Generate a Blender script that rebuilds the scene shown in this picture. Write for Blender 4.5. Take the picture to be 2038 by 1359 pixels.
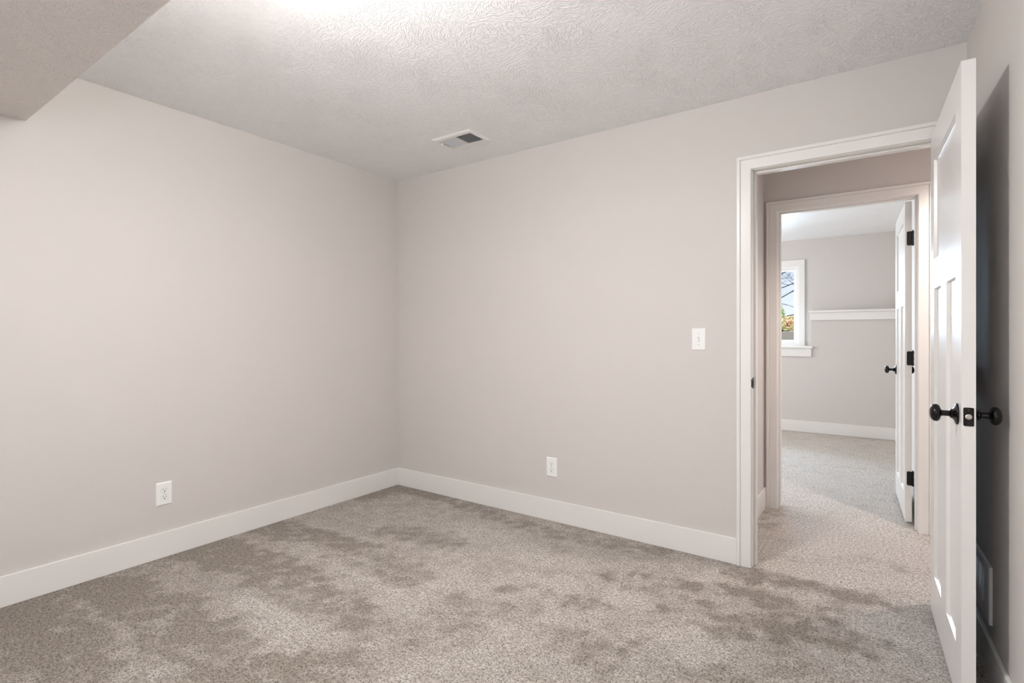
import bpy, bmesh, math, random
import numpy as np
from mathutils import Vector, Matrix
R_ = math.radians
scene = bpy.context.scene
COL = scene.collection
for o in list(bpy.data.objects):
    bpy.data.objects.remove(o)

# ------------------------------------------------------------------ camera
F_PX, HORIZON, YAW = 1037.9, 667.97, 0.6111
cam_d = bpy.data.cameras.new('camera')
cam = bpy.data.objects.new('camera', cam_d)
COL.objects.link(cam)
cam.location = (3.1628, -2.9153, 1.1961)
cam.rotation_euler = (math.pi / 2, 0, YAW)
cam_d.sensor_width = 36.0
cam_d.lens = 36.0 * F_PX / 2038
cam_d.shift_y = -(679.5 - HORIZON) / 2038
cam_d.clip_start = 0.02
scene.camera = cam

# ------------------------------------------------------------------ world, daylight, exposure
world = bpy.data.worlds.new('sky')
scene.world = world
world.use_nodes = True
wn, wl = world.node_tree.nodes, world.node_tree.links
wn.clear()
w_out = wn.new('ShaderNodeOutputWorld')
w_bg = wn.new('ShaderNodeBackground')
w_tc = wn.new('ShaderNodeTexCoord')
w_sep = wn.new('ShaderNodeSeparateXYZ')
w_rmp = wn.new('ShaderNodeValToRGB')
w_rmp.color_ramp.elements[0].position = 0.0
w_rmp.color_ramp.elements[0].color = (0.90, 0.94, 1.0, 1)
w_rmp.color_ramp.elements[1].position = 0.45
w_rmp.color_ramp.elements[1].color = (0.45, 0.66, 0.98, 1)
e = w_rmp.color_ramp.elements.new(0.11)
e.color = (0.70, 0.84, 1.0, 1)
wl.new(w_tc.outputs['Generated'], w_sep.inputs[0])
wl.new(w_sep.outputs['Z'], w_rmp.inputs[0])
wl.new(w_rmp.outputs[0], w_bg.inputs[0])
w_bg.inputs[1].default_value = 1.1
wl.new(w_bg.outputs[0], w_out.inputs[0])


def area_light(name, loc, rot, sx, sy, watts, color, spread=math.pi):
    d = bpy.data.lights.new(name, 'AREA')
    d.shape = 'RECTANGLE'
    d.size, d.size_y, d.energy, d.color = sx, sy, watts, color
    d.spread = spread
    o = bpy.data.objects.new(name, d)
    o.location, o.rotation_euler = loc, rot
    COL.objects.link(o)
    return o


P_FILL, P_FILL2, P_WIN2 = 17.0, 84.0, 80.0
P_LAMP, P_HALL = 252.0, 84.0
FILL_COL = (0.90, 0.95, 1.0)
# area lights standing in for daylight; the room and side windows are unseen additions
area_light('fill_unseen_room_window', (2.50, -4.26, 1.25), (R_(120), 0, 0), 1.4, 0.9, P_FILL, FILL_COL)
area_light('fill_unseen_side_window', (-0.75, 3.1, 1.5), (R_(90), 0, R_(-90)), 1.6, 1.2, P_FILL2, (1.0, 0.965, 0.91))
area_light('daylight_far_room_window', (1.72, 5.10, 1.75), (R_(-62), 0, 0), 1.1, 0.9, P_WIN2, (0.58, 0.78, 1.0), R_(125))

sun_d = bpy.data.lights.new('sun', 'SUN')
sun_d.energy, sun_d.color, sun_d.angle = 3.0, (1.0, 0.95, 0.86), R_(0.6)
sun = bpy.data.objects.new('sun', sun_d)
sun.rotation_euler = Vector((-0.62, 0.30, -0.72)).to_track_quat('-Z', 'Y').to_euler()
COL.objects.link(sun)

scene.view_settings.view_transform = 'Standard'
scene.view_settings.look = 'None'
scene.view_settings.gamma = 1
scene.view_settings.use_curve_mapping = False
scene.view_settings.exposure = -0.06


# ------------------------------------------------------------------ materials
def mat(name, color, rough=0.5, metallic=0.0, spec=0.5):
    m = bpy.data.materials.new(name)
    m.use_nodes = True
    b = m.node_tree.nodes['Principled BSDF']
    b.inputs['Base Color'].default_value = (*color, 1)
    b.inputs['Roughness'].default_value = rough
    b.inputs['Metallic'].default_value = metallic
    b.inputs['Specular IOR Level'].default_value = spec
    return m, m.node_tree.nodes, m.node_tree.links, b


def noise(n, l, vec, scale, detail=2.0, rough=0.5, dist=0.0):
    t = n.new('ShaderNodeTexNoise')
    t.inputs['Scale'].default_value = scale
    t.inputs['Detail'].default_value = detail
    t.inputs['Roughness'].default_value = rough
    t.inputs['Distortion'].default_value = dist
    if vec is not None:
        l.new(vec, t.inputs['Vector'])
    return t


def bump(n, l, b, height, strength, distance, prev=None):
    bp = n.new('ShaderNodeBump')
    bp.inputs['Strength'].default_value = strength
    bp.inputs['Distance'].default_value = distance
    l.new(height, bp.inputs['Height'])
    if prev is not None:
        l.new(prev, bp.inputs['Normal'])
    l.new(bp.outputs[0], b.inputs['Normal'])
    return bp.outputs[0]


def math_node(n, l, op, a, b=None, clamp=False):
    m = n.new('ShaderNodeMath')
    m.operation = op
    m.use_clamp = clamp
    for i, v in enumerate((a, b)):
        if v is None:
            continue
        if isinstance(v, (int, float)):
            m.inputs[i].default_value = v
        else:
            l.new(v, m.inputs[i])
    return m.outputs[0]


def mix_col(n, l, fac, a, b):
    m = n.new('ShaderNodeMix')
    m.data_type = 'RGBA'
    for i, v in ((0, fac), (6, a), (7, b)):
        if isinstance(v, (int, float)):
            m.inputs[i].default_value = v
        elif isinstance(v, tuple):
            m.inputs[i].default_value = (*v, 1)
        else:
            l.new(v, m.inputs[i])
    return m.outputs[2]


def wall_paint(name, color):
    m, n, l, b = mat(name, color, 0.62, spec=0.3)
    tc = n.new('ShaderNodeTexCoord')
    t1 = noise(n, l, tc.outputs['Object'], 260, 2, 0.6)
    t2 = noise(n, l, tc.outputs['Object'], 5, 3, 0.5)
    l.new(mix_col(n, l, t2.outputs[0], tuple(c * 0.985 for c in color), tuple(min(1, c * 1.015) for c in color)), b.inputs['Base Color'])
    bump(n, l, b, t1.outputs[0], 0.25, 0.0012)
    return m


def ceiling_paint(name, color, strength=1.0):
    m, n, l, b = mat(name, color, 0.45, spec=0.35)
    tc = n.new('ShaderNodeTexCoord')
    wob = noise(n, l, tc.outputs['Object'], 9, 2, 0.5)
    mixv = n.new('ShaderNodeVectorMath'); mixv.operation = 'MULTIPLY_ADD'
    l.new(wob.outputs['Color'], mixv.inputs[0])
    mixv.inputs[1].default_value = (0.07, 0.07, 0.0)
    l.new(tc.outputs['Object'], mixv.inputs[2])
    heights = []
    for sc, off, ns in ((7.5, (0, 0, 0), 30), (9.0, (3.3, 1.7, 0), 36)):
        add = n.new('ShaderNodeVectorMath'); add.operation = 'ADD'
        l.new(mixv.outputs[0], add.inputs[0]); add.inputs[1].default_value = off
        flat = n.new('ShaderNodeVectorMath'); flat.operation = 'MULTIPLY'
        l.new(add.outputs[0], flat.inputs[0]); flat.inputs[1].default_value = (1, 1, 0)
        vo = n.new('ShaderNodeTexVoronoi')
        vo.voronoi_dimensions = '2D'
        vo.inputs['Scale'].default_value = sc
        l.new(flat.outputs[0], vo.inputs['Vector'])
        sep = n.new('ShaderNodeSeparateColor'); l.new(vo.outputs['Color'], sep.inputs[0])
        ang = math_node(n, l, 'MULTIPLY', sep.outputs[0], 3.14159)
        rot = n.new('ShaderNodeVectorRotate'); rot.rotation_type = 'Z_AXIS'
        l.new(flat.outputs[0], rot.inputs['Vector'])
        l.new(vo.outputs['Position'], rot.inputs['Center'])
        l.new(ang, rot.inputs['Angle'])
        mp = n.new('ShaderNodeMapping'); mp.inputs['Scale'].default_value = (0.7, 3.6, 1)
        l.new(rot.outputs[0], mp.inputs['Vector'])
        nz = noise(n, l, mp.outputs[0], ns, 2.5, 0.55, 0.25)
        rp = n.new('ShaderNodeValToRGB')
        rp.color_ramp.elements[0].position = 0.47
        rp.color_ramp.elements[1].position = 0.66
        rp.color_ramp.interpolation = 'EASE'
        l.new(nz.outputs[0], rp.inputs[0])
        heights.append(rp.outputs[0])
    hgt = math_node(n, l, 'MAXIMUM', heights[0], heights[1])
    fine = noise(n, l, tc.outputs['Object'], 180, 2, 0.6)
    hgt = math_node(n, l, 'ADD', hgt, math_node(n, l, 'MULTIPLY', fine.outputs[0], 0.25))
    bump(n, l, b, hgt, strength, 0.0034)
    return m


def trim_paint(name, color, rough=0.28):
    m, n, l, b = mat(name, color, rough, spec=0.5)
    tc = n.new('ShaderNodeTexCoord')
    t1 = noise(n, l, tc.outputs['Object'], 40, 2, 0.5)
    bump(n, l, b, t1.outputs[0], 0.02, 0.0005)
    return m


def carpet(name):
    m, n, l, b = mat(name, (0.4, 0.35, 0.3), 0.95, spec=0.1)
    b.inputs['Sheen Weight'].default_value = 0.15
    b.inputs['Sheen Roughness'].default_value = 0.6
    tc = n.new('ShaderNodeTexCoord')
    co = tc.outputs['Object']
    at = n.new('ShaderNodeAttribute'); at.attribute_name = 'nap_and_light'
    big = noise(n, l, co, 3.2, 5, 0.65, 0.4)
    med = noise(n, l, co, 13, 9, 0.80, 0.2)
    nap_and_light = math_node(n, l, 'MULTIPLY', math_node(n, l, 'SUBTRACT', big.outputs[0], 0.5), 1.2)
    med_s = math_node(n, l, 'MULTIPLY', math_node(n, l, 'SUBTRACT', med.outputs[0], 0.5), 3.4)
    nap_and_light = math_node(n, l, 'ADD', nap_and_light, med_s)
    # swept marks have ragged outlines
    nap_and_light = math_node(n, l, 'ADD', nap_and_light, math_node(n, l, 'MULTIPLY', at.outputs['Fac'], 0.95))
    nap_and_light = math_node(n, l, 'ADD', math_node(n, l, 'MULTIPLY', nap_and_light, 0.55), 0.36, clamp=True)
    light, dark = (0.775, 0.728, 0.68), (0.385, 0.338, 0.292)
    base = mix_col(n, l, nap_and_light, light, dark)
    g1 = noise(n, l, co, 150, 4, 0.8)
    g2 = noise(n, l, co, 70, 2, 0.6)
    gr = math_node(n, l, 'ADD', math_node(n, l, 'MULTIPLY', g1.outputs[0], 0.75), math_node(n, l, 'MULTIPLY', g2.outputs[0], 0.25))
    rp = n.new('ShaderNodeValToRGB')
    rp.color_ramp.elements[0].position = 0.38
    rp.color_ramp.elements[0].color = (0.16, 0.125, 0.10, 1)
    rp.color_ramp.elements[1].position = 0.57
    rp.color_ramp.elements[1].color = (1.32, 1.30, 1.28, 1)
    l.new(gr, rp.inputs[0])
    mul = n.new('ShaderNodeMix'); mul.data_type = 'RGBA'; mul.blend_type = 'MULTIPLY'
    mul.inputs[0].default_value = 1.0
    l.new(base, mul.inputs[6]); l.new(rp.outputs[0], mul.inputs[7])
    l.new(mul.outputs[2], b.inputs['Base Color'])
    nb = bump(n, l, b, gr, 1.0, 0.012)
    return m


M = {}
M['wall'] = wall_paint('greige_wall_paint', (0.665, 0.630, 0.606))
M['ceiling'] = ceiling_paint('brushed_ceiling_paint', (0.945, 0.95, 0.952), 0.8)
M['soffit'] = ceiling_paint('greige_textured_soffit_shade', (0.80, 0.755, 0.725), 0.6)  # soffit colour darkened to put the shade of its underside into the paint
M['trim'] = trim_paint('white_trim_paint', (0.835, 0.815, 0.79))
M['door'] = trim_paint('white_door_paint', (0.81, 0.79, 0.77), 0.25)
M['vinyl'] = trim_paint('white_window_vinyl', (0.88, 0.88, 0.87), 0.35)
M['carpet'] = carpet('beige_carpet')
M['black'] = mat('oil_rubbed_black_metal', (0.0045, 0.0035, 0.003), 0.24, 0.0, 0.35)[0]
M['steel'] = mat('satin_latch_metal', (0.62, 0.58, 0.52), 0.3, 1.0)[0]
M['plate'] = mat('white_plastic', (0.90, 0.90, 0.89), 0.3)[0]
M['slot'] = mat('dark_slot', (0.02, 0.015, 0.015), 0.6)[0]
M['register'] = mat('white_enamel', (0.84, 0.83, 0.81), 0.35)[0]
M['louvre'] = mat('grey_enamel_louvre', (0.66, 0.69, 0.72), 0.4)[0]
M['duct'] = mat('dark_duct', (0.22, 0.22, 0.22), 0.7)[0]
M['screw'] = mat('painted_screw', (0.62, 0.62, 0.6), 0.4)[0]
M['concrete'] = mat('brown_retaining_block', (0.27, 0.22, 0.17), 0.9)[0]
M['soil'] = mat('dry_lawn', (0.22, 0.20, 0.10), 0.95)[0]
M['bark'] = mat('grey_bark', (0.06, 0.05, 0.045), 0.9)[0]


def leaf_mat(name, c1, c2):
    m, n, l, b = mat(name, c1, 0.6, spec=0.2)
    tc = n.new('ShaderNodeTexCoord')
    t = noise(n, l, tc.outputs['Object'], 7, 2)
    rp = n.new('ShaderNodeValToRGB')
    rp.color_ramp.elements[0].position = 0.42; rp.color_ramp.elements[0].color = (*c1, 1)
    rp.color_ramp.elements[1].position = 0.58; rp.color_ramp.elements[1].color = (*c2, 1)
    l.new(t.outputs[0], rp.inputs[0]); l.new(rp.outputs[0], b.inputs['Base Color'])
    return m


M['leaf_green'] = leaf_mat('green_leaves', (0.25, 0.50, 0.12), (0.50, 0.68, 0.25))
M['leaf_orange'] = leaf_mat('autumn_leaves', (0.90, 0.60, 0.35), (0.85, 0.80, 0.42))


def glow(name, color, strength):
    m = bpy.data.materials.new(name)
    m.use_nodes = True
    n = m.node_tree.nodes; n.clear()
    o = n.new('ShaderNodeOutputMaterial'); em = n.new('ShaderNodeEmission')
    em.inputs[0].default_value = (*color, 1); em.inputs[1].default_value = strength
    m.node_tree.links.new(em.outputs[0], o.inputs[0])
    return m


M['lamp_glow'] = glow('warm_lamp_diffuser', (1.0, 0.975, 0.955), P_LAMP)
M['hall_glow'] = glow('warm_hall_diffuser', (1.0, 0.86, 0.76), 6.0)
g = bpy.data.materials.new('clear_window_glass')
g.use_nodes = True
gn, gl = g.node_tree.nodes, g.node_tree.links
gn.clear()
go = gn.new('ShaderNodeOutputMaterial'); gt = gn.new('ShaderNodeBsdfTransparent'); gg = gn.new('ShaderNodeBsdfGlossy')
gg.inputs['Roughness'].default_value = 0.02
gm = gn.new('ShaderNodeMixShader'); fr = gn.new('ShaderNodeFresnel'); fr.inputs[0].default_value = 1.3
gl.new(fr.outputs[0], gm.inputs[0]); gl.new(gt.outputs[0], gm.inputs[1]); gl.new(gg.outputs[0], gm.inputs[2]); gl.new(gm.outputs[0], go.inputs[0])
M['glass'] = g


# ------------------------------------------------------------------ mesh helpers
def box(bm, x0, x1, y0, y1, z0, z1):
    vs = [bm.verts.new((x, y, z)) for z in (z0, z1) for x, y in ((x0, y0), (x1, y0), (x1, y1), (x0, y1))]
    for f in ((0, 3, 2, 1), (4, 5, 6, 7), (0, 1, 5, 4), (1, 2, 6, 5), (2, 3, 7, 6), (3, 0, 4, 7)):
        bm.faces.new([vs[i] for i in f])


def prism(bm, pts, z0, z1):
    """vertical prism over a plan polygon (counter-clockwise)"""
    a = [bm.verts.new((x, y, z0)) for x, y in pts]
    b = [bm.verts.new((x, y, z1)) for x, y in pts]
    bm.faces.new(a[::-1]); bm.faces.new(b)
    k = len(pts)
    for i in range(k):
        bm.faces.new((a[i], a[(i + 1) % k], b[(i + 1) % k], b[i]))


def loft(bm, rings, closed=True, caps=True):
    vr = [[bm.verts.new(p) for p in r] for r in rings]
    k = len(vr[0])
    for a, b in zip(vr, vr[1:]):
        for i in range(k if closed else k - 1):
            bm.faces.new((a[i], a[(i + 1) % k], b[(i + 1) % k], b[i]))
    if caps:
        bm.faces.new(vr[0][::-1]); bm.faces.new(vr[-1])


def lathe(bm, prof, seg=32, mtx=None):
    """prof: (radius, height) along local +Z"""
    rings = []
    for r, h in prof:
        ring = [Vector((r * math.cos(2 * math.pi * i / seg), r * math.sin(2 * math.pi * i / seg), h)) for i in range(seg)]
        rings.append([mtx @ p if mtx else p for p in ring])
    loft(bm, rings)


def link(name, bm, m, parent=None, smooth=False, bevel=0.0, seg=2):
    bmesh.ops.recalc_face_normals(bm, faces=bm.faces)
    me = bpy.data.meshes.new(name)
    bm.to_mesh(me); bm.free()
    me.materials.append(m)
    o = bpy.data.objects.new(name, me)
    COL.objects.link(o)
    if parent:
        o.parent = parent
    if smooth:
        for p in me.polygons:
            p.use_smooth = True
        me.set_sharp_from_angle(angle=R_(35))
    if bevel:
        b = o.modifiers.new('edge', 'BEVEL')
        b.width, b.segments, b.limit_method = bevel, seg, 'ANGLE'
        b.angle_limit = R_(40)
        b.harden_normals = True
    return o


def empty(name, loc=(0, 0, 0), rz=0.0, rot=None):
    o = bpy.data.objects.new(name, None)
    o.location = loc
    o.rotation_euler = rot if rot else (0, 0, rz)
    o.empty_display_size = 0.1
    COL.objects.link(o)
    return o


def struct(o, label=None):
    o['kind'] = 'structure'
    if label:
        o['label'] = label
    return o


def thing(o, label, cat, group=None):
    o['label'], o['category'] = label, cat
    if group:
        o['group'] = group
    return o


def copy_tree(o, parent=None):
    c = o.copy(); COL.objects.link(c)
    c.parent = parent
    for ch in list(o.children):
        copy_tree(ch, c)
    return c


def bmx(*boxes):
    bm = bmesh.new()
    for b in boxes:
        box(bm, *b)
    return bm

# ------------------------------------------------------------------ the setting
H = 2.44            # ceiling height
T = 0.115           # partition thickness
HY = 1.10           # far side of the hall
RY = HY + T         # near face of the far room
LY, UY = 4.48, 4.78  # far room: lower wall face, upper wall face
BB = 0.137          # baseboard height
RA = 0.0378         # the right wall stands a little out of square


def rwx(y):
    return 3.4735 - math.tan(RA) * y


# floor: one carpet through the three rooms; the nap attribute holds brush marks, darker edges, and light put into the hall carpet
STROKES = [
(((-0.118, -1.14), (0.335, -1.079), (0.732, -1.06), (1.226, -1.047)), 0.13, 0.9),
(((-0.025, -1.514), (0.419, -1.484), (0.801, -1.489), (1.107, -1.48), (1.289, -1.457)), 0.15, 1.0),
(((0.157, -1.972), (0.531, -1.962), (0.794, -1.944), (0.99, -1.94), (1.17, -1.932)), 0.12, 0.95),
(((0.115, -2.254), (0.579, -2.249), (0.845, -2.249)), 0.12, 0.8),
(((0.224, -2.37), (0.6, -2.386)), 0.15, 0.6),
(((0.711, -0.726), (0.99, -0.686), (1.163, -0.638)), 0.09, 0.7),
(((0.054, -0.312), (0.098, -0.077), (0.367, -0.047)), 0.09, 0.7),
(((0.394, -0.074), (0.988, -0.158), (1.464, -0.159), (1.858, -0.133), (2.219, -0.068)), 0.07, 0.7),
(((1.431, -1.749), (1.488, -1.612), (1.57, -1.427), (1.726, -1.295)), 0.14, 0.45),
(((1.273, -2.0), (1.434, -1.871), (1.585, -1.731)), 0.12, 0.5),
(((1.36, -1.94), (1.529, -1.854)), 0.12, 0.5),
(((1.713, -0.924), (1.774, -0.845)), 0.03, 0.9),
(((1.886, -0.866), (1.94, -0.852)), 0.025, 1.0),
(((1.995, -0.847), (2.048, -0.874), (2.077, -0.895)), 0.035, 1.0),
(((2.117, -0.799), (2.163, -0.809)), 0.035, 1.0),
(((2.047, -0.506), (2.108, -0.523)), 0.03, 1.0),
(((2.195, -0.449), (2.251, -0.356)), 0.03, 0.8),
(((2.414, -0.359), (2.482, -0.391)), 0.05, 1.0),
(((2.378, -0.744), (2.413, -0.685)), 0.04, 0.8),
(((2.251, -0.622), (2.354, -0.475), (2.446, -0.386)), 0.05, 0.55),
(((2.404, -0.625), (2.489, -0.538)), 0.05, 0.5),
(((2.128, -1.123), (2.224, -1.136), (2.284, -1.17)), 0.09, 0.7),
(((2.323, -1.248), (2.354, -1.103), (2.393, -0.978)), 0.025, 0.8),
(((1.646, -1.102), (1.573, -1.069)), 0.07, 0.6),
(((1.8, -1.099), (1.914, -1.054)), 0.06, 0.4),
(((2.48, -0.824), (2.495, -0.774), (2.553, -0.729), (2.585, -0.738)), 0.012, 0.8),
(((2.609, -0.106), (2.703, -0.093), (2.781, -0.09)), 0.07, 1.0),
(((2.62, -0.306), (2.713, -0.282), (2.798, -0.295)), 0.07, 1.0),
(((2.852, -0.052), (2.985, -0.021)), 0.05, 0.9),
(((2.597, -0.541), (2.69, -0.597), (2.674, -0.706)), 0.05, 0.8),
(((2.745, -0.581), (2.883, -0.507), (3.07, -0.428)), 0.09, 1.0),
(((3.017, -0.057), (3.006, -0.203), (2.98, -0.371)), 0.05, 0.7),
(((3.075, -0.045), (3.161, -0.068)), 0.05, 0.7),
(((2.865, -0.647), (2.97, -0.689), (2.95, -0.809)), 0.06, 0.5),
(((2.662, -1.027), (2.781, -0.961)), 0.06, 0.6),
(((2.779, -0.438), (2.937, -0.303)), 0.08, 0.5),
(((2.956, -0.041), (3.151, 0.037), (3.339, 0.112)), 0.05, 0.4),
(((2.715, 0.216), (2.823, 0.215)), 0.05, 0.5),
(((3.016, 0.411), (3.127, 0.489)), 0.04, 0.35),
(((3.236, 0.489), (3.295, 0.389)), 0.04, 0.35),
(((2.554, 0.733), (2.572, 1.103)), 0.07, 0.6),
(((2.592, 0.455), (2.634, 0.682)), 0.08, 0.4),
(((0.47, -1.167), (0.92, -1.17), (1.298, -1.172)), 0.06, -0.6),
(((0.862, -1.624), (1.165, -1.618), (1.364, -1.636)), 0.12, -0.6),
(((0.63, -2.017), (0.894, -2.008), (1.17, -1.986)), 0.03, -0.8),
(((1.173, -0.442), (1.584, -0.513), (1.806, -0.513)), 0.12, -0.4),
(((1.687, -0.805), (1.941, -0.752)), 0.08, -0.4),
(((2.204, -0.711), (2.346, -0.717)), 0.09, -0.5),
(((2.529, -0.883), (2.602, -0.871)), 0.12, -0.5),
(((2.449, -0.271), (2.561, -0.192)), 0.04, -0.4),
(((0.977, -1.017), (1.443, -0.975)), 0.1, -0.3),
(((2.631, -0.251), (2.762, -0.189)), 0.015, -0.7),
(((2.704, -0.466), (2.748, -0.485)), 0.04, -0.5),
(((3.085, -0.365), (3.22, -0.271)), 0.12, -0.3),
(((2.696, 0.437), (3.048, 0.87), (3.353, 0.726)), 0.2, -0.45),
(((2.726, 0.059), (3.069, 0.164), (3.346, 0.232)), 0.08, -0.5),
(((1.135, -1.818), (1.324, -1.805)), 0.08, -0.3),
]
gx = np.arange(-0.6, 5.13, 0.025); gy = np.arange(-4.1, 4.9, 0.025)
GX, GY = np.meshgrid(gx, gy)
rng = np.random.RandomState(4)
nap_and_light = np.zeros_like(GX)
wx = np.zeros_like(GX); wy = np.zeros_like(GX)
for k in range(14):
    a = rng.rand() * 6.28; fq = 4 + 14 * rng.rand(); ph = rng.rand() * 6.28
    wv = np.sin((GX * math.cos(a) + GY * math.sin(a)) * fq + ph) / fq
    if k % 2: wx += wv * 0.10
    else: wy += wv * 0.10
for k in range(16):
    a = rng.rand() * 6.28; fq = 25 + 45 * rng.rand(); ph = rng.rand() * 6.28
    wv = np.sin((GX * math.cos(a) + GY * math.sin(a)) * fq + ph + 3 * wx / 0.1)
    if k % 2: wx = wx + wv * 0.0085
    else: wy = wy + wv * 0.0085
PX, PY = GX + wx, GY + wy
for pts, wdt, s in STROKES:
    best = np.full_like(GX, 9.0)
    for (ax, ay), (bx, by) in zip(pts, pts[1:]):
        dx, dy = bx - ax, by - ay
        t = np.clip(((PX - ax) * dx + (PY - ay) * dy) / (dx * dx + dy * dy + 1e-9), 0, 1)
        best = np.minimum(best, np.hypot(PX - ax - t * dx, PY - ay - t * dy))
    soft = max(0.02, wdt * 0.22)
    nap_and_light += s * np.clip((wdt - best) / soft + 0.5, 0, 1)
nap_and_light = np.clip(nap_and_light, -1, 1.15)
spk = rng.randn(*GX.shape)
spk = (spk + np.roll(spk, 1, 0) + np.roll(spk, 1, 1) + np.roll(spk, (1, 1), (0, 1))) / 2
nap_and_light = nap_and_light * (1 + 0.30 * spk) + 0.10 * spk
# darker strip along the left and back walls and the bottom left
nap_and_light += 0.45 * np.exp(-np.clip(GX, 0, 9) / 0.35) * (GY < 0) + 0.35 * np.exp(np.clip(GY, -9, 0) / 0.12) * (GY < 0) * (GX < 2.55)
nap_and_light += 0.35 * np.clip((-1.1 - GY) / 0.8, 0, 1) * np.clip((1.9 - GX) / 0.8, 0, 1)
nap_and_light -= 0.6 * np.clip(GY / 0.04, 0, 1)  # hall carpet lightened past the doorway, in place of brighter light there
nap_and_light += 0.8 * np.exp(-np.clip(4.47 - GY, 0, 9) / 0.10) * (GY > 1.3)
me = bpy.data.meshes.new('floor')
nx_, ny_ = len(gx), len(gy)
idx = np.arange(nx_ * ny_).reshape(ny_, nx_)
quads = np.stack([idx[:-1, :-1], idx[:-1, 1:], idx[1:, 1:], idx[1:, :-1]], -1).reshape(-1, 4)
me.from_pydata(np.stack([GX.ravel(), GY.ravel(), np.zeros(GX.size)], 1).tolist(), [], quads.tolist())
att = me.attributes.new('nap_and_light', 'FLOAT', 'POINT')
att.data.foreach_set('value', nap_and_light.ravel().astype(np.float32))
me.materials.append(M['carpet'])
floor = bpy.data.objects.new('floor', me); COL.objects.link(floor)
struct(floor, 'beige cut-pile carpet running through the room, hall and far room')

struct(link('ceiling', bmx((-0.72, 5.25, -4.2, 4.95, H, H + 0.1)), M['ceiling']), 'white brush-textured ceiling')
struct(link('ceiling_soffit', bmx((0, 1.60, -4.1, -2.244, 2.17, H - 0.001)), M['soffit']), 'dropped ceiling soffit at the top left')  # ends short, out of view, so the fill light reaches the ceiling

# camera room
struct(link('wall_left', bmx((-T, 0, -4.2, T, 0, H)), M['wall']), 'plain greige left wall with one outlet')
OL, OR, OT = 2.617, 3.415, 2.0695      # rough opening of the near doorway
struct(link('wall_back', bmx((0, OL, 0, T, 0, H), (OR, 5.0, 0, T, 0, H), (OL, OR, 0, T, OT, H)), M['wall']), 'greige back wall with light switch and doorway')
bm = bmesh.new()
prism(bm, [(rwx(0), 0), (rwx(-4.1), -4.1), (rwx(-4.1) + T, -4.1), (rwx(0) + T, 0)], 0, H)
struct(link('wall_right', bm, M['wall']), 'greige right wall beside the open door')
struct(link('wall_front', bmx((0, 1.75, -4.1 - T, -4.1, 0, H), (3.25, 3.9, -4.1 - T, -4.1, 0, H), (1.75, 3.25, -4.1 - T, -4.1, 0, 0.8), (1.75, 3.25, -4.1 - T, -4.1, 2.05, H)), M['wall']))

# hall
struct(link('wall_hall_left', bmx((2.512 - T, 2.512, T, HY, 0, H)), M['wall']), 'short hall wall left of the doorway')
struct(link('wall_hall_right', bmx((5.0, 5.0 + T, 0, RY, 0, H)), M['wall']))
O2L, O2R, O2T = 2.581, 3.381, 2.0695
struct(link('wall_hall_far', bmx((-0.6, O2L, HY, RY, 0, H), (O2R, 5.1, HY, RY, 0, H), (O2L, O2R, HY, RY, O2T, H)), M['wall']), 'hall wall around the second doorway')

# far room
struct(link('wall_far_room_left', bmx((-0.6 - T, -0.6, HY, 2.3, 0, H), (-0.6 - T, -0.6, 3.9, 4.9, 0, H), (-0.6 - T, -0.6, 2.3, 3.9, 0, 0.9), (-0.6 - T, -0.6, 2.3, 3.9, 2.1, H)), M['wall']))
bm = bmesh.new()
prism(bm, [(3.408, RY), (3.408 + T, RY), (3.336 + T, 4.9), (3.336, 4.9)], 0, H)
struct(link('wall_far_room_right', bm, M['wall']), 'right wall of the far room behind its open door')
WL, WR, WB, WT = 1.12, 2.327, 1.04, 2.106   # window opening in the upper wall
struct(link('wall_far_room_back', bmx((-0.6, WL, UY, UY + T, 0, H), (WR, 3.45, UY, UY + T, 0, H), (WL, WR, UY, UY + T, WT, H), (WL, WR, UY, UY + T, 0, WB)), M['wall']), 'upper greige wall of the far room')
struct(link('wall_far_room_lower', bmx((-0.6, 2.491, LY, UY, 0, 1.036), (2.491, 3.345, LY, UY, 0, 1.478)), M['wall']), 'thicker lower wall of the far room under the ledge')


# baseboards
def board_x(x0, x1, yf, side):
    """baseboard along x on a wall whose face is at yf; side=-1 stands toward -y"""
    return bmx((x0, x1, min(yf, yf + side * 0.014), max(yf, yf + side * 0.014), 0, BB))


struct(link('baseboard_back', board_x(0.0, 2.5615, 0, -1), M['trim'], bevel=0.003))
struct(link('baseboard_left', bmx((0, 0.014, -4.1, -0.0141, 0, BB)), M['trim'], bevel=0.003))
bm = bmesh.new()
ya, yb = -0.016, -4.09
prism(bm, [(rwx(ya), ya), (rwx(ya) - 0.014, ya), (rwx(yb) - 0.014, yb), (rwx(yb), yb)], 0, BB)
struct(link('baseboard_right', bm, M['trim'], bevel=0.003))
struct(link('baseboard_hall_left', bmx((2.512, 2.526, T, HY - 0.001, 0, BB)), M['trim'], bevel=0.003))
struct(link('baseboard_hall_far', board_x(3.437, 5.0, HY, -1), M['trim'], bevel=0.003))
struct(link('baseboard_far_room', board_x(-0.6, 3.341, LY, -1), M['trim'], bevel=0.003))
bm = bmesh.new()
prism(bm, [(3.405 - 0.014, 1.35), (3.405, 1.35), (3.3425, 4.465), (3.3425 - 0.014, 4.465)], 0, BB)
struct(link('baseboard_far_room_right', bm, M['trim'], bevel=0.003))

# ------------------------------------------------------------------ door frames
CAS = [(0, 0), (0, .009), (.0015, .0115), (.005, .0125), (.0475, .0135), (.0495, .0125), (.0505, .0105), (.0515, .0125), (.0525, .0165), (.055, .0180), (.0665, .0180), (.069, .0165), (.069, 0)]


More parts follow.
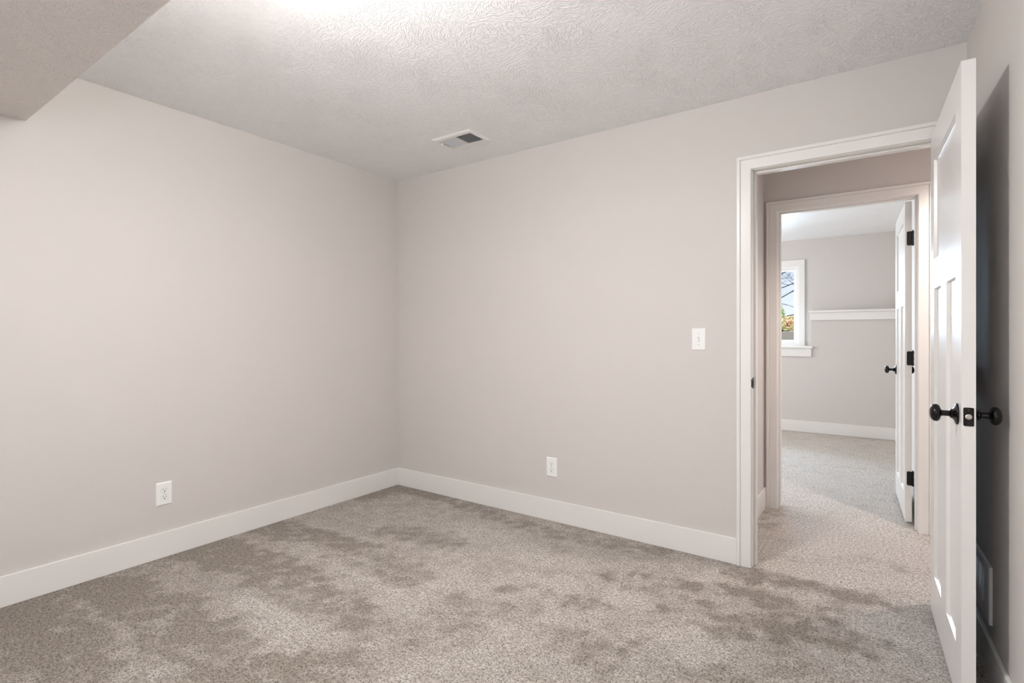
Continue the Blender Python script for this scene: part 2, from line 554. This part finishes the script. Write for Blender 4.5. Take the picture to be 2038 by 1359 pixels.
def casing(xl, xr, zt, y, side, prof=CAS):
    bm = bmesh.new()
    pts = []
    rings = [[], [], [], []]
    for o, d in prof:
        yy = y + side * d
        rings[0].append((xl - o, yy, 0)); rings[1].append((xl - o, yy, zt + o))
        rings[2].append((xr + o, yy, zt + o)); rings[3].append((xr + o, yy, 0))
    loft(bm, rings)
    return bm


def door_frame(name, xl, xr, zt, y0, y1, stop0, stop1, label, cas_near=True, cas_far=False, strike=None):
    """xl, xr, zt: the clear opening"""
    root = struct(empty(name, ((xl + xr) / 2, y0, 0)), label)
    inv = Vector(root.location)

    def put(nm, bm, m, **kw):
        bmesh.ops.translate(bm, verts=bm.verts, vec=-inv)
        return link(nm, bm, m, root, **kw)
    j = 0.0175
    put('jamb', bmx((xl - j, xl, y0, y1, 0, zt + j), (xr, xr + j, y0, y1, 0, zt + j), (xl, xr, y0, y1, zt, zt + j)), M['trim'], bevel=0.001, seg=1)
    s = 0.011
    put('door_stop', bmx((xl, xl + s, stop0, stop1, 0, zt), (xr - s, xr, stop0, stop1, 0, zt), (xl + s, xr - s, stop0, stop1, zt - s, zt)), M['trim'], bevel=0.001, seg=1)
    if cas_near:
        put('casing', casing(xl - 0.0045, xr + 0.0045, zt + 0.003, y0, -1), M['trim'])
    if cas_far:
        put('casing', casing(xl - 0.0045, xr + 0.0045, zt + 0.003, y1, 1), M['trim'])
    if strike:
        sy, sz = strike
        bm = bmx((xl - 0.0005, xl + 0.0015, sy - 0.019, sy + 0.014, sz - 0.029, sz + 0.029), (xl - 0.006, xl + 0.0015, sy - 0.024, sy - 0.019, sz - 0.020, sz + 0.020))
        st = put('strike_plate', bm, M['black'], bevel=0.001)
        st['label'] = 'black metal strike plate'
        put('strike_hole', bmx((xl + 0.0012, xl + 0.0022, sy - 0.006, sy + 0.008, sz - 0.012, sz + 0.012)), M['slot'])
    return root


door_frame('trim_1', 2.635, 3.397, 2.0515, 0.0, T, 0.040, 0.078, 'white casing and jambs of the near doorway', strike=(0.019, 0.951))
door_frame('trim_2', 2.6005, 3.3625, 2.0515, HY, RY, RY - 0.078, RY - 0.040, 'white casing and jambs of the doorway across the hall')


# ------------------------------------------------------------------ doors
def door_slab(w, z0, z1, th, side, dz=0.0):
    """local: hinge edge at x=0, face A at y=0, thickness toward +y*side"""
    bm = bmesh.new()
    us = [0, .107, .3125, .4495, .655, w]
    zs = [z0, .186, 1.392, 1.515, 1.933, z1]
    dep, sl = 0.011, 0.005
    cells = {(1, 1): (us[1], us[2]), (3, 1): (us[3], us[4])}
    for fy, nrm in ((0.0, 1), (th, -1)):
        y = fy * side; yd = (fy + dep * nrm) * side

        def q(*p):
            bm.faces.new([bm.verts.new(v) for v in p])
        def panel(u0, u1, a, b):
            o = [(u0, y, a), (u1, y, a), (u1, y, b), (u0, y, b)]
            i = [(u0 + sl, yd, a + sl), (u1 - sl, yd, a + sl), (u1 - sl, yd, b - sl), (u0 + sl, yd, b - sl)]
            for k in range(4):
                q(o[k], o[(k + 1) % 4], i[(k + 1) % 4], i[k])
            q(*i)
        for zi in range(5):
            for ui in range(5):
                a, b, c, d = us[ui], us[ui + 1], zs[zi], zs[zi + 1]
                if zi == 1 and ui in (1, 3):
                    panel(a, b, c, d); continue
                if zi == 3 and ui in (1, 2, 3):
                    if ui == 1:
                        panel(us[1], us[4], c, d)
                    continue
                q((a, y, c), (b, y, c), (b, y, d), (a, y, d))
    ya, yb = 0, th * side
    for p in (((0, ya, z0), (0, yb, z0), (0, yb, z1), (0, ya, z1)), ((w, ya, z0), (w, yb, z0), (w, yb, z1), (w, ya, z1)),
              ((0, ya, z0), (w, ya, z0), (w, yb, z0), (0, yb, z0)), ((0, ya, z1), (w, ya, z1), (w, yb, z1), (0, yb, z1))):
        bm.faces.new([bm.verts.new(v) for v in p])
    bmesh.ops.remove_doubles(bm, verts=bm.verts, dist=1e-5)
    return bm


KNOB = [(.0001, .072), (.010, .0715), (.018, .0695), (.0245, .0655), (.0278, .060), (.0285, .054), (.0275, .0505), (.0245, .0465), (.018, .0440), (.0120, .0425), (.0095, .039), (.0092, .022), (.0125, .0195), (.0155, .017), (.0150, .0135)][::-1]
ROSE = [(.0345, 0), (.035, .003), (.0335, .0055), (.029, .0075), (.022, .0095), (.017, .0125), (.0145, .0150)]


def knob_set(root, x, z, y, ny, label):
    """a rosette and knob standing out of the face at y toward ny (+1 / -1)"""
    rot = Matrix.Translation((x, y, z)) @ Matrix.Rotation(R_(-90) * ny, 4, 'X')
    bm = bmesh.new(); lathe(bm, KNOB, 40, rot)
    k = link('door_knob', bm, M['black'], root, smooth=True); k['label'] = label
    bm = bmesh.new(); lathe(bm, ROSE, 40, rot)
    r = link('rosette', bm, M['black'], k, smooth=True)


def rounded_plate(bm, axis_pts, thick):
    loft(bm, [[p for p in axis_pts], [tuple(Vector(p) + Vector(thick)) for p in axis_pts]])


def rr(cx, cz, w, h, r, k=5):
    pts = []
    for qx, qz, a0 in ((1, 1, 0), (-1, 1, 90), (-1, -1, 180), (1, -1, 270)):
        for i in range(k + 1):
            a = R_(a0 + 90 * i / k)
            pts.append((cx + qx * (w / 2 - r) + r * math.cos(a), cz + qz * (h / 2 - r) + r * math.sin(a)))
    return pts


def make_door(name, loc, direction, side, label, hinge_z, z0, z1):
    w, th = 0.762, 0.035
    rz = math.atan2(direction[1], direction[0])
    root = struct(empty(name, loc, rz), label)
    link('door_slab', door_slab(w, z0, z1, th, side), M['door'], root, bevel=0.0012, seg=2)
    ks = w - 0.067
    knob_set(root, ks, 0.943, 0.0, -side, 'black round knob on the panelled face')
    knob_set(root, ks, 0.943, th * side, side, 'black round knob on the back face')
    # latch plate on the free edge
    bm = bmesh.new()
    ring = rr(th / 2 * side, 0.943, 0.0255, 0.058, 0.004)
    loft(bm, [[(w - 0.0005, a, b) for a, b in ring], [(w + 0.0012, a, b) for a, b in ring]])
    lp = link('latch_plate', bm, M['black'], root); lp['label'] = 'black latch plate'
    bm = bmesh.new()
    lathe(bm, [(.0085, 0.0), (.0085, .0016), (.006, .0022)], 24, Matrix.Translation((w + 0.0005, th / 2 * side, 0.943)) @ Matrix.Rotation(R_(90), 4, 'Y'))
    lb = link('latch_bolt', bm, M['steel'], lp); lb['label'] = 'pale metal latch bolt'
    bm = bmesh.new()
    for dz in (-0.022, 0.022):
        lathe(bm, [(.003, 0), (.003, .0008)], 12, Matrix.Translation((w + 0.0009, th / 2 * side, 0.943 + dz)) @ Matrix.Rotation(R_(90), 4, 'Y'))
    link('screw', bm, M['slot'], lp)
    # hinges on the hinge edge, knuckle beyond the back face
    for hz in hinge_z:
        bm = bmesh.new()
        wl_, hh = 0.027, 0.089
        c = (th - wl_ / 2 + 0.001) * side
        ring = rr(c, hz, wl_, hh, 0.008)
        loft(bm, [[(0.0005, a, b) for a, b in ring], [(-0.0025, a, b) for a, b in ring]])
        h = link('hinge', bm, M['black'], root); h['label'] = 'black rounded-corner hinge'
        bm = bmesh.new()
        for k in range(5):
            a = hz - hh / 2 + k * hh / 5
            if k % 2 == 0 or True:
                lathe(bm, [(.0062 if k % 2 == 0 else .0054, 0.0006), (.0062 if k % 2 == 0 else .0054, hh / 5 - 0.0006)], 16, Matrix.Translation((-0.004, (th + 0.0045) * side, a)))
        lathe(bm, [(.0045, 0), (.0045, hh + 0.006), (.003, hh + 0.009)], 12, Matrix.Translation((-0.004, (th + 0.0045) * side, hz - hh / 2 - 0.003)))
        link('knuckle', bm, M['black'], h, smooth=True)
    return root


make_door('door_1', (3.3535, -0.007, 0), (0.0325, -1.0), 1, 'near white three-panel door standing open against the right wall', (0.30, 1.053, 1.81), 0.010, 2.0575)
d2 = make_door('door_2', (3.3065, 1.226, 0), (-0.040, 1.0), -1, 'white three-panel door of the far room standing open', (0.294, 1.053, 1.811), 0.020, 2.046)

# ------------------------------------------------------------------ far room window, sill and ledge
def window_1():
    root = struct(empty('window_1', ((WL + WR) / 2, UY, WB)), 'far room window with white casing and deep sill')
    inv = Vector(root.location)

    def put(nm, bm, m, parent=root, **kw):
        bmesh.ops.translate(bm, verts=bm.verts, vec=-inv)
        return link(nm, bm, m, parent, **kw)
    zb = 1.066
    cw = 0.069
    put('casing', bmx((WL - cw, WL, UY - 0.018, UY, zb, WT + cw + 0.006), (WR, WR + cw, UY - 0.018, UY, zb, WT + cw + 0.006), (WL, WR, UY - 0.018, UY, WT, WT + cw + 0.006)), M['trim'], bevel=0.002)
    fw = 0.030
    fr_ = put('window_frame', bmx((WL, WL + fw, UY - 0.004, UY + T, zb, WT), (WR - fw, WR, UY - 0.004, UY + T, zb, WT), (WL + fw, WR - fw, UY - 0.004, UY + T, WT - fw, WT), (WL + fw, WR - fw, UY - 0.004, UY + T, zb, zb + 0.035),
                                  ((WL + WR) / 2 - 0.025, (WL + WR) / 2 + 0.025, UY - 0.002, UY + T, zb + 0.035, WT - fw)), M['vinyl'], bevel=0.002)
    sw = 0.030
    for a, b in ((WL + fw, (WL + WR) / 2 - 0.025), ((WL + WR) / 2 + 0.025, WR - fw)):
        z0, z1 = zb + 0.035, WT - fw
        s = put('sash', bmx((a, a + sw, UY + 0.02, UY + 0.07, z0, z1), (b - sw, b, UY + 0.02, UY + 0.07, z0, z1), (a + sw, b - sw, UY + 0.02, UY + 0.07, z1 - sw, z1), (a + sw, b - sw, UY + 0.02, UY + 0.07, z0, z0 + sw + 0.008)), M['vinyl'], bevel=0.002)
        put('pane', bmx((a + sw - 0.004, b - sw + 0.004, UY + 0.042, UY + 0.048, z0 + sw, z1 - sw + 0.004)), M['glass'], s)
    put('window_sill', bmx((-0.598, 2.509, LY - 0.032, UY - 0.0005, 1.037, zb)), M['trim'], bevel=0.004)
    put('apron', bmx((-0.598, 2.497, LY - 0.018, LY, 0.937, 1.0365)), M['trim'], bevel=0.002)


window_1()
lg = struct(empty('trim_3', (2.92, LY, 1.478)), 'white ledge cap and board on the far room wall')
bm = bmx((2.470, 3.344, LY - 0.030, UY, 1.479, 1.506)); bmesh.ops.translate(bm, verts=bm.verts, vec=(-2.92, -LY, -1.478))
link('ledge_cap', bm, M['trim'], lg, bevel=0.004)
bm = bmx((2.486, 3.342, LY - 0.018, LY, 1.386, 1.4785)); bmesh.ops.translate(bm, verts=bm.verts, vec=(-2.92, -LY, -1.478))
link('ledge_board', bm, M['trim'], lg, bevel=0.002)

# plain frames for the two unseen windows added with the fill lights
w2 = struct(empty('window_2_unseen', (2.5, -4.1, 0.8)))
bm = bmx((1.75, 1.79, -4.17, -4.08, 0.8, 2.05), (3.21, 3.25, -4.17, -4.08, 0.8, 2.05), (1.79, 3.21, -4.17, -4.08, 0.8, 0.84), (1.79, 3.21, -4.17, -4.08, 2.01, 2.05), (2.48, 2.52, -4.17, -4.10, 0.84, 2.01))
bmesh.ops.translate(bm, verts=bm.verts, vec=(-2.5, 4.1, -0.8)); link('window_frame', bm, M['vinyl'], w2, bevel=0.002)
w3 = struct(empty('window_3_unseen', (-0.6, 3.1, 0.9)))
bm = bmx((-0.68, -0.58, 2.3, 2.34, 0.9, 2.1), (-0.68, -0.58, 3.86, 3.9, 0.9, 2.1), (-0.68, -0.58, 2.34, 3.86, 0.9, 0.94), (-0.68, -0.58, 2.34, 3.86, 2.06, 2.1))
bmesh.ops.translate(bm, verts=bm.verts, vec=(0.6, -3.1, -0.9)); link('window_frame', bm, M['vinyl'], w3, bevel=0.002)


# ------------------------------------------------------------------ plates on the walls (local: x right, y out of the wall, z up)
def plate_mesh(w, h, t=0.0062, b=0.006):
    bm = bmesh.new()
    rings = []
    for ins, y in ((0, 0), (0, 0.0016), (0.0012, 0.0032), (b, t)):
        rings.append([(a, -y, c) for a, c in rr(0, 0, w - 2 * ins, h - 2 * ins, 0.0035 if ins < b else 0.002, 3)])
    loft(bm, rings)
    return bm


def make_outlet(name, loc, rz):
    root = empty(name, loc, rz)
    link('cover_plate', plate_mesh(0.079, 0.125), M['plate'], root)
    for s in (-1, 1):
        cz = s * 0.0197
        pts = []
        for i in range(40):
            a = 2 * math.pi * i / 40
            pts.append((0.0172 * math.cos(a), max(-0.0142, min(0.0142, 0.0172 * math.sin(a)))))
        bm = bmesh.new()
        loft(bm, [[(x * k, -yy, cz + z * k) for x, z in pts] for k, yy in ((1, 0.0055), (1, 0.0076), (0.94, 0.0082))])
        rc = link('receptacle', bm, M['plate'], root)
        bm = bmesh.new()
        for x, hh in ((-0.0063, 0.0075), (0.0063, 0.0062)):
            box(bm, x - 0.0012, x + 0.0012, -0.0086, -0.0080, cz + 0.0042 - hh / 2, cz + 0.0042 + hh / 2)
        lathe(bm, [(.0030, 0), (.0030, .0006)], 16, Matrix.Translation((0, -0.0080, cz - 0.0062)) @ Matrix.Rotation(R_(90), 4, 'X'))
        link('slots', bm, M['slot'], rc)
        bm = bmesh.new()
        out = [(x * 1.06, z * 1.06) for x, z in pts]
        loft(bm, [[(x, -0.0060, cz + z) for x, z in out], [(x, -0.00635, cz + z) for x, z in out]])
        link('seam', bm, M['screw'], rc)
    bm = bmesh.new()
    lathe(bm, [(.0032, 0), (.0032, .0010), (.0022, .0016)], 16, Matrix.Translation((0, -0.0060, 0)) @ Matrix.Rotation(R_(90), 4, 'X'))
    link('screw', bm, M['screw'], root)
    return root


o1 = thing(make_outlet('power_outlet', (1.4361, 0, 0.3450), 0), 'white duplex outlet low on the back wall, facing the room, left of the doorway', 'power outlet', 'wall outlets')
o2 = copy_tree(o1)
o2.location, o2.rotation_euler = (0, -1.684, 0.3425), (0, 0, R_(90))
thing(o2, 'white duplex outlet low on the left wall above the long baseboard', 'power outlet', 'wall outlets')

sw = thing(empty('light_switch', (2.3653, 0, 1.1765)), 'white toggle light switch on the back wall beside the door casing', 'light switch')
link('cover_plate', plate_mesh(0.075, 0.1205), M['plate'], sw)
bm = bmesh.new()
loft(bm, [[(x, -0.0045, z) for x, z in rr(0, 0, 0.0108, 0.0250, 0.001, 2)], [(x, -0.0066, z) for x, z in rr(0, 0, 0.0108, 0.0250, 0.001, 2)]])
link('toggle_slot', bm, M['screw'], sw)
bm = bmesh.new()
loft(bm, [[(x, -0.0060, z - 0.001) for x, z in rr(0, 0, 0.0088, 0.0150, 0.0015, 2)], [(x, -0.0170, z - 0.0085) for x, z in rr(0, 0, 0.0066, 0.0072, 0.0015, 2)], [(x, -0.0185, z - 0.0092) for x, z in rr(0, 0, 0.0046, 0.0050, 0.001, 2)]])
link('toggle', bm, M['plate'], sw)
for s in (-1, 1):
    bm = bmesh.new()
    lathe(bm, [(.0030, 0), (.0030, .0010), (.002, .0016)], 16, Matrix.Translation((0, -0.0060, s * 0.030)) @ Matrix.Rotation(R_(90), 4, 'X'))
    link('screw', bm, M['screw'], sw)

# ------------------------------------------------------------------ ceiling register
vx0, vx1, vy0, vy1 = 0.847, 1.157, -0.498, -0.288
v = thing(empty('ceiling_vent', ((vx0 + vx1) / 2, (vy0 + vy1) / 2, H)), 'white two-way air register in the ceiling near the back corner', 'air vent')
hw, hd = (vx1 - vx0) / 2, (vy1 - vy0) / 2
iw, ih = 0.128, 0.066
bm = bmesh.new()
for rings in ([[(-hw, -hd, 0), (hw, -hd, 0), (hw, hd, 0), (-hw, hd, 0)],
               [(-hw, -hd, -0.002), (hw, -hd, -0.002), (hw, hd, -0.002), (-hw, hd, -0.002)],
               [(-hw + .012, -hd + .012, -0.009), (hw - .012, -hd + .012, -0.009), (hw - .012, hd - .012, -0.009), (-hw + .012, hd - .012, -0.009)],
               [(-iw, -ih, -0.009), (iw, -ih, -0.009), (iw, ih, -0.009), (-iw, ih, -0.009)],
               [(-iw, -ih, -0.001), (iw, -ih, -0.001), (iw, ih, -0.001), (-iw, ih, -0.001)]],):
    loft(bm, rings, caps=False)
box(bm, -0.004, 0.004, -ih, ih, -0.0095, -0.001)
link('vent_frame', bm, M['register'], v)
link('duct_opening', bmx((-iw, iw, -ih, ih, -0.0008, -0.0002)), M['duct'], v)
for s, nm in ((-1, 'louvre_bank'), (1, 'louvre_bank')):
    bm = bmesh.new()
    k = 15
    for i in range(k):
        cx = s * (0.010 + (iw - 0.014) * (i + 0.5) / k)
        t = 0.0042
        dx = t * s
        a = [(cx - dx, -ih, -0.0012), (cx - dx + 0.0007, -ih, -0.0012), (cx + dx + 0.0007, -ih, -0.0095), (cx + dx, -ih, -0.0095)]
        loft(bm, [a, [(x, ih, z) for x, y, z in a]])
    link(nm, bm, M['louvre'], v)
lv = link('lever', bmx((-iw - 0.001, -iw + 0.005, -0.045, 0.035, -0.0097, -0.0088)), M['duct'], v)
link('lever_tab', bmx((-iw - 0.003, -iw + 0.007, -0.042, -0.030, -0.026, -0.0085)), M['register'], lv, bevel=0.001)

# ------------------------------------------------------------------ return grille low on the right wall, behind the door
GLEN, GZ0, GZ1 = 0.355, 0.186, 0.387
gy1 = -0.470
gr = thing(empty('wall_grille', (rwx(gy1 + GLEN / 2), gy1 + GLEN / 2, (GZ0 + GZ1) / 2), rot=(0, 0, RA + math.pi)), 'white metal register low on the right wall behind the open door', 'air vent')
# local: +x out of the wall (into the room), +y along the wall toward the camera, z up
hl, hh = GLEN / 2, (GZ1 - GZ0) / 2
il, ihh = 0.112, 0.070
bm = bmesh.new()


def rect(a, b, x):
    return [(x, -a, -b), (x, a, -b), (x, a, b), (x, -a, b)]


loft(bm, [rect(hl, hh, 0), rect(hl, hh, 0.008), rect(hl - 0.003, hh - 0.003, 0.010), rect(il, ihh, 0.010), rect(il, ihh, 0.001)], caps=False)
for k in range(-1, 2):
    box(bm, 0.0005, 0.0095, k * il / 2 - 0.0035, k * il / 2 + 0.0035, -ihh, ihh)
link('grille_frame', bm, M['register'], gr)
link('duct_opening', bmx((0.0002, 0.0008, -il, il, -ihh, ihh)), M['duct'], gr)
for bk in range(4):
    y0 = -il + bk * il / 2 + 0.004; y1 = -il + (bk + 1) * il / 2 - 0.004
    bm = bmesh.new()
    for i in range(22):
        cz = -ihh + 2 * ihh * (i + 0.5) / 22
        a = [(0.0012, y0, cz + 0.0021), (0.0012, y0, cz + 0.0028), (0.0098, y0, cz - 0.0012), (0.0098, y0, cz - 0.0021)]
        loft(bm, [a, [(x, y1, z) for x, y, z in a]])
    link('louvre_bank', bm, M['register'], gr)

# ------------------------------------------------------------------ lamps
r = 0.12
lamp = thing(empty('ceiling_lamp', (1.90, -2.09, H)), 'round semi-flush drum ceiling lamp just above the top of the view', 'ceiling light')
bm = bmesh.new()
lathe(bm, [(.065, 0), (.065, -.012), (.014, -.018), (.014, -.160), (r + .048, -.164), (r + .048, -.168)], 48)
link('lamp_base', bm, M['register'], lamp, smooth=True)
bm = bmesh.new()
lathe(bm, [(r, -.1685), (r, -.234), (r - .010, -.242), (.001, -.246)], 48)
link('lamp_shade', bm, M['lamp_glow'], lamp, smooth=True)

hl_ = thing(empty('recessed_lamp', (3.85, 0.60, H)), 'small round warm downlight in the hall ceiling, right of the doorway', 'ceiling light')
bm = bmesh.new()
lathe(bm, [(.062, 0), (.085, 0), (.085, -.004), (.064, -.010), (.062, -.004)], 40)
link('lamp_trim', bm, M['register'], hl_, smooth=True)
bm = bmesh.new()
lathe(bm, [(.062, -.0005), (.062, -.004), (.001, -.005)], 40)
link('lamp_diffuser', bm, M['hall_glow'], hl_, smooth=True)
sd = bpy.data.lights.new('hall_downlight', 'SPOT')
sd.energy, sd.color, sd.spot_size, sd.spot_blend, sd.shadow_soft_size = P_HALL, (1.0, 0.86, 0.80), R_(138), 0.55, 0.05
so = bpy.data.objects.new('hall_downlight', sd); so.location = (3.85, 0.60, H - 0.065); COL.objects.link(so)

# ------------------------------------------------------------------ outside the far window
struct(link('ground', bmx((-10, 14, 6.45, 40, 0.9, 1.19)), M['soil']), 'lawn outside the far window')
rw = link('retaining_wall', bmx((-0.2, 5.0, 6.2, 6.45, 0.3, 1.262)), M['concrete'], bevel=0.01)
thing(rw, 'low brown retaining wall right outside the far room window', 'wall')


def leafy(name, loc, rx, rz, cnt, leaf, m, label, seed, cat):
    random.seed(seed)
    root = thing(empty(name, loc), label, cat)
    bm = bmesh.new()
    for i in range(cnt):
        a = random.random() * 6.28; u = random.random() ** 0.5; zz = random.random()
        r = rx * u * (1 - 0.55 * zz)
        p = Vector((r * math.cos(a), r * math.sin(a), 0.1 + rz * zz))
        q = Matrix.Rotation(random.random() * 6.28, 3, Vector((random.random() - .5, random.random() - .5, random.random() - .5)).normalized())
        s = leaf * (0.6 + 0.8 * random.random())
        bm.faces.new([bm.verts.new(p + q @ Vector(c)) for c in ((-s, 0, 0), (-0.2 * s, -s * 0.45, 0.1 * s), (s, 0, 0), (-0.2 * s, s * 0.45, 0.1 * s))])
    link('foliage', bm, m, root)
    bm = bmesh.new()
    for i in range(7):
        a = i * 0.9
        lathe(bm, [(.012, 0), (.004, rz)], 6, Matrix.Rotation(R_(8 + i * 2), 4, Vector((math.cos(a), math.sin(a), 0))))
    link('stem', bm, M['bark'], root)
    return root


leafy('shrub', (1.27, 8.9, 1.19), 0.45, 0.95, 1500, 0.035, M['leaf_green'], 'tall green shrub outside the far window, rising on the left', 3, 'shrub')
leafy('shrub', (1.75, 7.55, 1.19), 0.42, 0.24, 1500, 0.04, M['leaf_orange'], 'low yellow-orange bush outside the far window above the retaining wall', 5, 'shrub')
leafy('shrub', (3.3, 9.0, 1.19), 0.8, 0.5, 2000, 0.05, M['leaf_orange'], 'low autumn bush beyond the retaining wall, right of the others', 7, 'shrub')


def bare_tree(loc, h, label, seed):
    random.seed(seed)
    root = thing(empty('bare_tree', loc), label, 'tree')
    bmt = bmesh.new(); bmb = bmesh.new()

    def limb(bm, p, d, ln, r, depth):
        pts = [p]
        k = 5
        for i in range(k):
            d = (d + Vector((random.uniform(-.22, .22), random.uniform(-.22, .22), random.uniform(-.12, .16)))).normalized()
            p = p + d * ln / k
            pts.append(p)
        z = Vector((0, 0, 1)); rings = []
        for i, c in enumerate(pts):
            dd = (pts[min(i + 1, k)] - pts[max(i - 1, 0)]).normalized()
            s = dd.cross(z if abs(dd.z) < 0.9 else Vector((1, 0, 0))).normalized(); u = s.cross(dd)
            rad = r * (1 - 0.6 * i / k)
            rings.append([c + (s * math.cos(a) + u * math.sin(a)) * rad for a in (0, 1.257, 2.513, 3.77, 5.027)])
        loft(bm, rings)
        if depth > 0:
            for j in range(4):
                i = random.choice((2, 3, 4, 5))
                a = random.random() * 6.28
                nd = (d * 0.55 + Vector((math.cos(a), math.sin(a), random.uniform(-.1, .5)))).normalized()
                limb(bmb, pts[i], nd, ln * random.uniform(.5, .75), r * 0.45, depth - 1)
    limb(bmt, Vector((0, 0, -0.05)), Vector((0, 0, 1)), h * 0.45, 0.07, 0)
    for j in range(16):
        a = j * 2.1 + random.random() * .5
        limb(bmb, Vector((0, 0, h * (0.06 + 0.021 * j))), Vector((math.cos(a), math.sin(a), 0.35)).normalized(), h * 0.30, 0.016, 3)
    link('trunk', bmt, M['bark'], root)
    link('branches', bmb, M['bark'], root)
    return root


bare_tree((0.70, 12.2, 1.19), 6.0, 'leafless tree with thin dark branches seen through the far window', 11)
